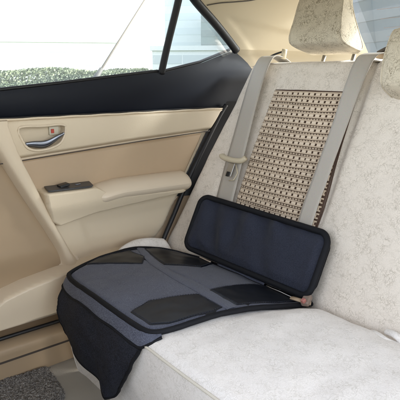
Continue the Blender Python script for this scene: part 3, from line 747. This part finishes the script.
# ------------------------------------------------------------------ outside
def gnd(nt, b):
    v = coords(nt)
    n = N(nt, 'ShaderNodeTexNoise', Scale=.6, Detail=8.0); L(nt, v, n.inputs['Vector'])
    L(nt, ramp(nt, n.outputs[0], [(.3, (.05, .09, .02)), (.7, (.13, .17, .05))]), b.inputs['Base Color'])
m_ = MB(); m_.grid(lambda x, y: (x, y, -1.26), lin(-900, 900, 20), lin(-900, 900, 20))
tag(m_.build('ground', mat('grass_ground', (.08, .12, .03), .9, build=gnd)), kind='structure')
m_ = MB(); m_.grid(lambda x, y: (x, y, -1.256), [-6.5, 6], [-40, 60])
tag(m_.build('road', G('asphalt', (.09, .09, .09), .9, 40, .3, .004, .15)), kind='structure')
def leafmass(name, x0, x1, y0, y1, z1, n, sz, m, label, cat='hedge'):
    mb = MB(); r = random.Random(name + label)
    for i in range(n):
        x = r.uniform(x0, x1); y = r.uniform(y0, y1); zt = z1 + .12 * z1 * 0 + .10 * math.sin(y * 1.3) + .12 * noise.noise(Vector((y * .9, x, 0)))
        z = -1.25 + (zt + 1.25) * (1 - r.random() ** 2.0)
        a = Vector((r.gauss(0, 1), r.gauss(0, 1), r.gauss(0, 1))).normalized(); b = a.orthogonal().normalized(); c = a.cross(b)
        s = sz * r.uniform(.6, 1.3); p = Vector((x, y, z))
        mb.add([p - b * s, p + c * s * .5, p + b * s, p - c * s * .5], [(0, 1, 2, 3)])
    o = mb.build(name, m, smooth=False); tag(o, label, cat); return o
M['leaf'] = G('leaf', (.045, .065, .03), .6, 20, 0, .001, .3)
M['leaf2'] = G('leaf_light', (.13, .155, .09), .6, 20, 0, .001, .3)
h1 = leafmass('hedge', -12.6, -11.6, -1, 11, -.12, 60000, .032, M['leaf'], 'low dark green clipped hedge outside the side window')
h2 = leafmass('hedge', -27, -24, 0, 32, .26, 36000, .08, M['leaf2'], 'paler green shrub row behind the dark hedge outside', 'hedge')
# leaning pole
pl = empty('pole', (-6, 2.2, -1.25), 'thin leaning pole standing outside the side window', 'pole')
m_ = MB(); m_.tube([(-6, 2.2, -1.25), (-6, 3.22, .06), (-6, 4.05, 1.14)], .015, 8, taper=[1.3, 1, .7]); m_.build('shaft', G('pole_wood', (.06, .05, .035), .7), pl)
m_ = MB(); m_.tube([(-6, 3.07, -.13), (-6, 3.24, .085)], .045, 10, taper=[1, .6]); m_.build('sleeve', G('pole_sleeve', (.04, .04, .035), .7), pl)

def tower(x, y, w, d, h, col, wcol, label, floors, cols, rot=0, name='building'):
    e = empty(name, (x, y, -1.26), label, 'building')
    rm = Matrix.Rotation(rot, 3, 'Z')
    def P(a, b, c): return Vector((x, y, -1.26)) + rm @ Vector((a, b, c))
    mb = MB(); mb.box(P(0, 0, h / 2), (w, d, h), rm); mb.build('wall', G(name + '_wall' + label[:6], col, .8, 3, .1, .01, .08), e, smooth=False)
    mb = MB(); mb.box(P(0, 0, h + .25), (w + .4, d + .4, .5), rm); mb.build('roof', G(name + '_roof', (.6, .62, .62), .8), e, smooth=False)
    wm = mat(name + '_window' + label[:6], wcol, .2, .5)
    n = 0
    fh = h / floors
    for face, ww, ax in ((1, w, 0), (-1, w, 0), (1, d, 1), (-1, d, 1)):
        pass
    for i in range(floors):
        for j in range(cols):
            if n >= 48: break
            a = -w / 2 + (j + .5) * w / cols
            mb = MB(); mb.box(P(a, -d / 2 + .02, (i + .52) * fh), (w / cols * (.72 if cols > 3 else .96), .1, fh * .48), rm)
            mb.build('window', wm, e, smooth=False); mb = MB()
            mb.box(P(-w / 2 + .02, -d / 2 + (j + .5) * d / cols, (i + .52) * fh), (.1, d / cols * .72, fh * .48), rm)
            mb.build('window', wm, e, smooth=False); n += 1
    return e
tower(-94.7, 73.6, 9, 9, 60, (.48, .52, .54), (.40, .45, .48), 'tall pale high rise seen through the rear quarter window', 20, 1, R(40))
tower(-83.3, 71.9, 5.5, 6, 13.5, (.20, .235, .245), (.15, .18, .19), 'narrow grey block at the right of the quarter window view', 5, 1, R(40))
tower(-46.6, 37.7, 10, 5, 3.9, (.62, .64, .64), (.42, .46, .48), 'low white building at the foot of the high rise', 2, 3, R(45))
tower(-95, 38, 30, 8, 7.0, (.6, .6, .6), (.5, .52, .52), 'long faint pale building beyond the hedge in the side window', 3, 4, R(60))
tower(-24.3, 41.5, 26, 8, 15, (.17, .19, .205), (.10, .115, .13), 'grey block with banded windows behind the rear window', 9, 1, R(-24))

# ------------------------------------------------------------------ light
sun_el, sun_az = R(29), R(30)       # azimuth from +Y clockwise : the sun stands to the right, ahead of the car
w = bpy.data.worlds.new('World'); sc.world = w; w.use_nodes = True; nt = w.node_tree
bg = nt.nodes['Background']; sky = N(nt, 'ShaderNodeTexSky'); sky.sky_type = 'NISHITA'; sky.sun_disc = False
sky.sun_elevation = sun_el; sky.sun_rotation = sun_az; sky.air_density = 1.0; sky.dust_density = 2.0; sky.ozone_density = 1.0
hs = N(nt, 'ShaderNodeHueSaturation'); hs.inputs['Saturation'].default_value = .35; L(nt, sky.outputs[0], hs.inputs['Color']); L(nt, hs.outputs[0], bg.inputs[0]); bg.inputs[1].default_value = .15
sl = bpy.data.lights.new('sun', 'SUN'); so = bpy.data.objects.new('sun', sl); C.objects.link(so)
sl.energy = 2.0; sl.angle = R(12); sl.color = (1, .96, .9)
dirv = Vector((math.sin(sun_az) * math.cos(sun_el), math.cos(sun_az) * math.cos(sun_el), math.sin(sun_el)))
so.rotation_euler = (-dirv).to_track_quat('-Z', 'Y').to_euler()
so.location = (3, -3, 6)
sc.view_settings.view_transform = 'Standard'; sc.view_settings.look = 'None'; sc.view_settings.gamma = 1
sc.view_settings.exposure = 2.78
sc.cycles.max_bounces = 10; sc.cycles.diffuse_bounces = 6
sc.cycles.use_denoising = True
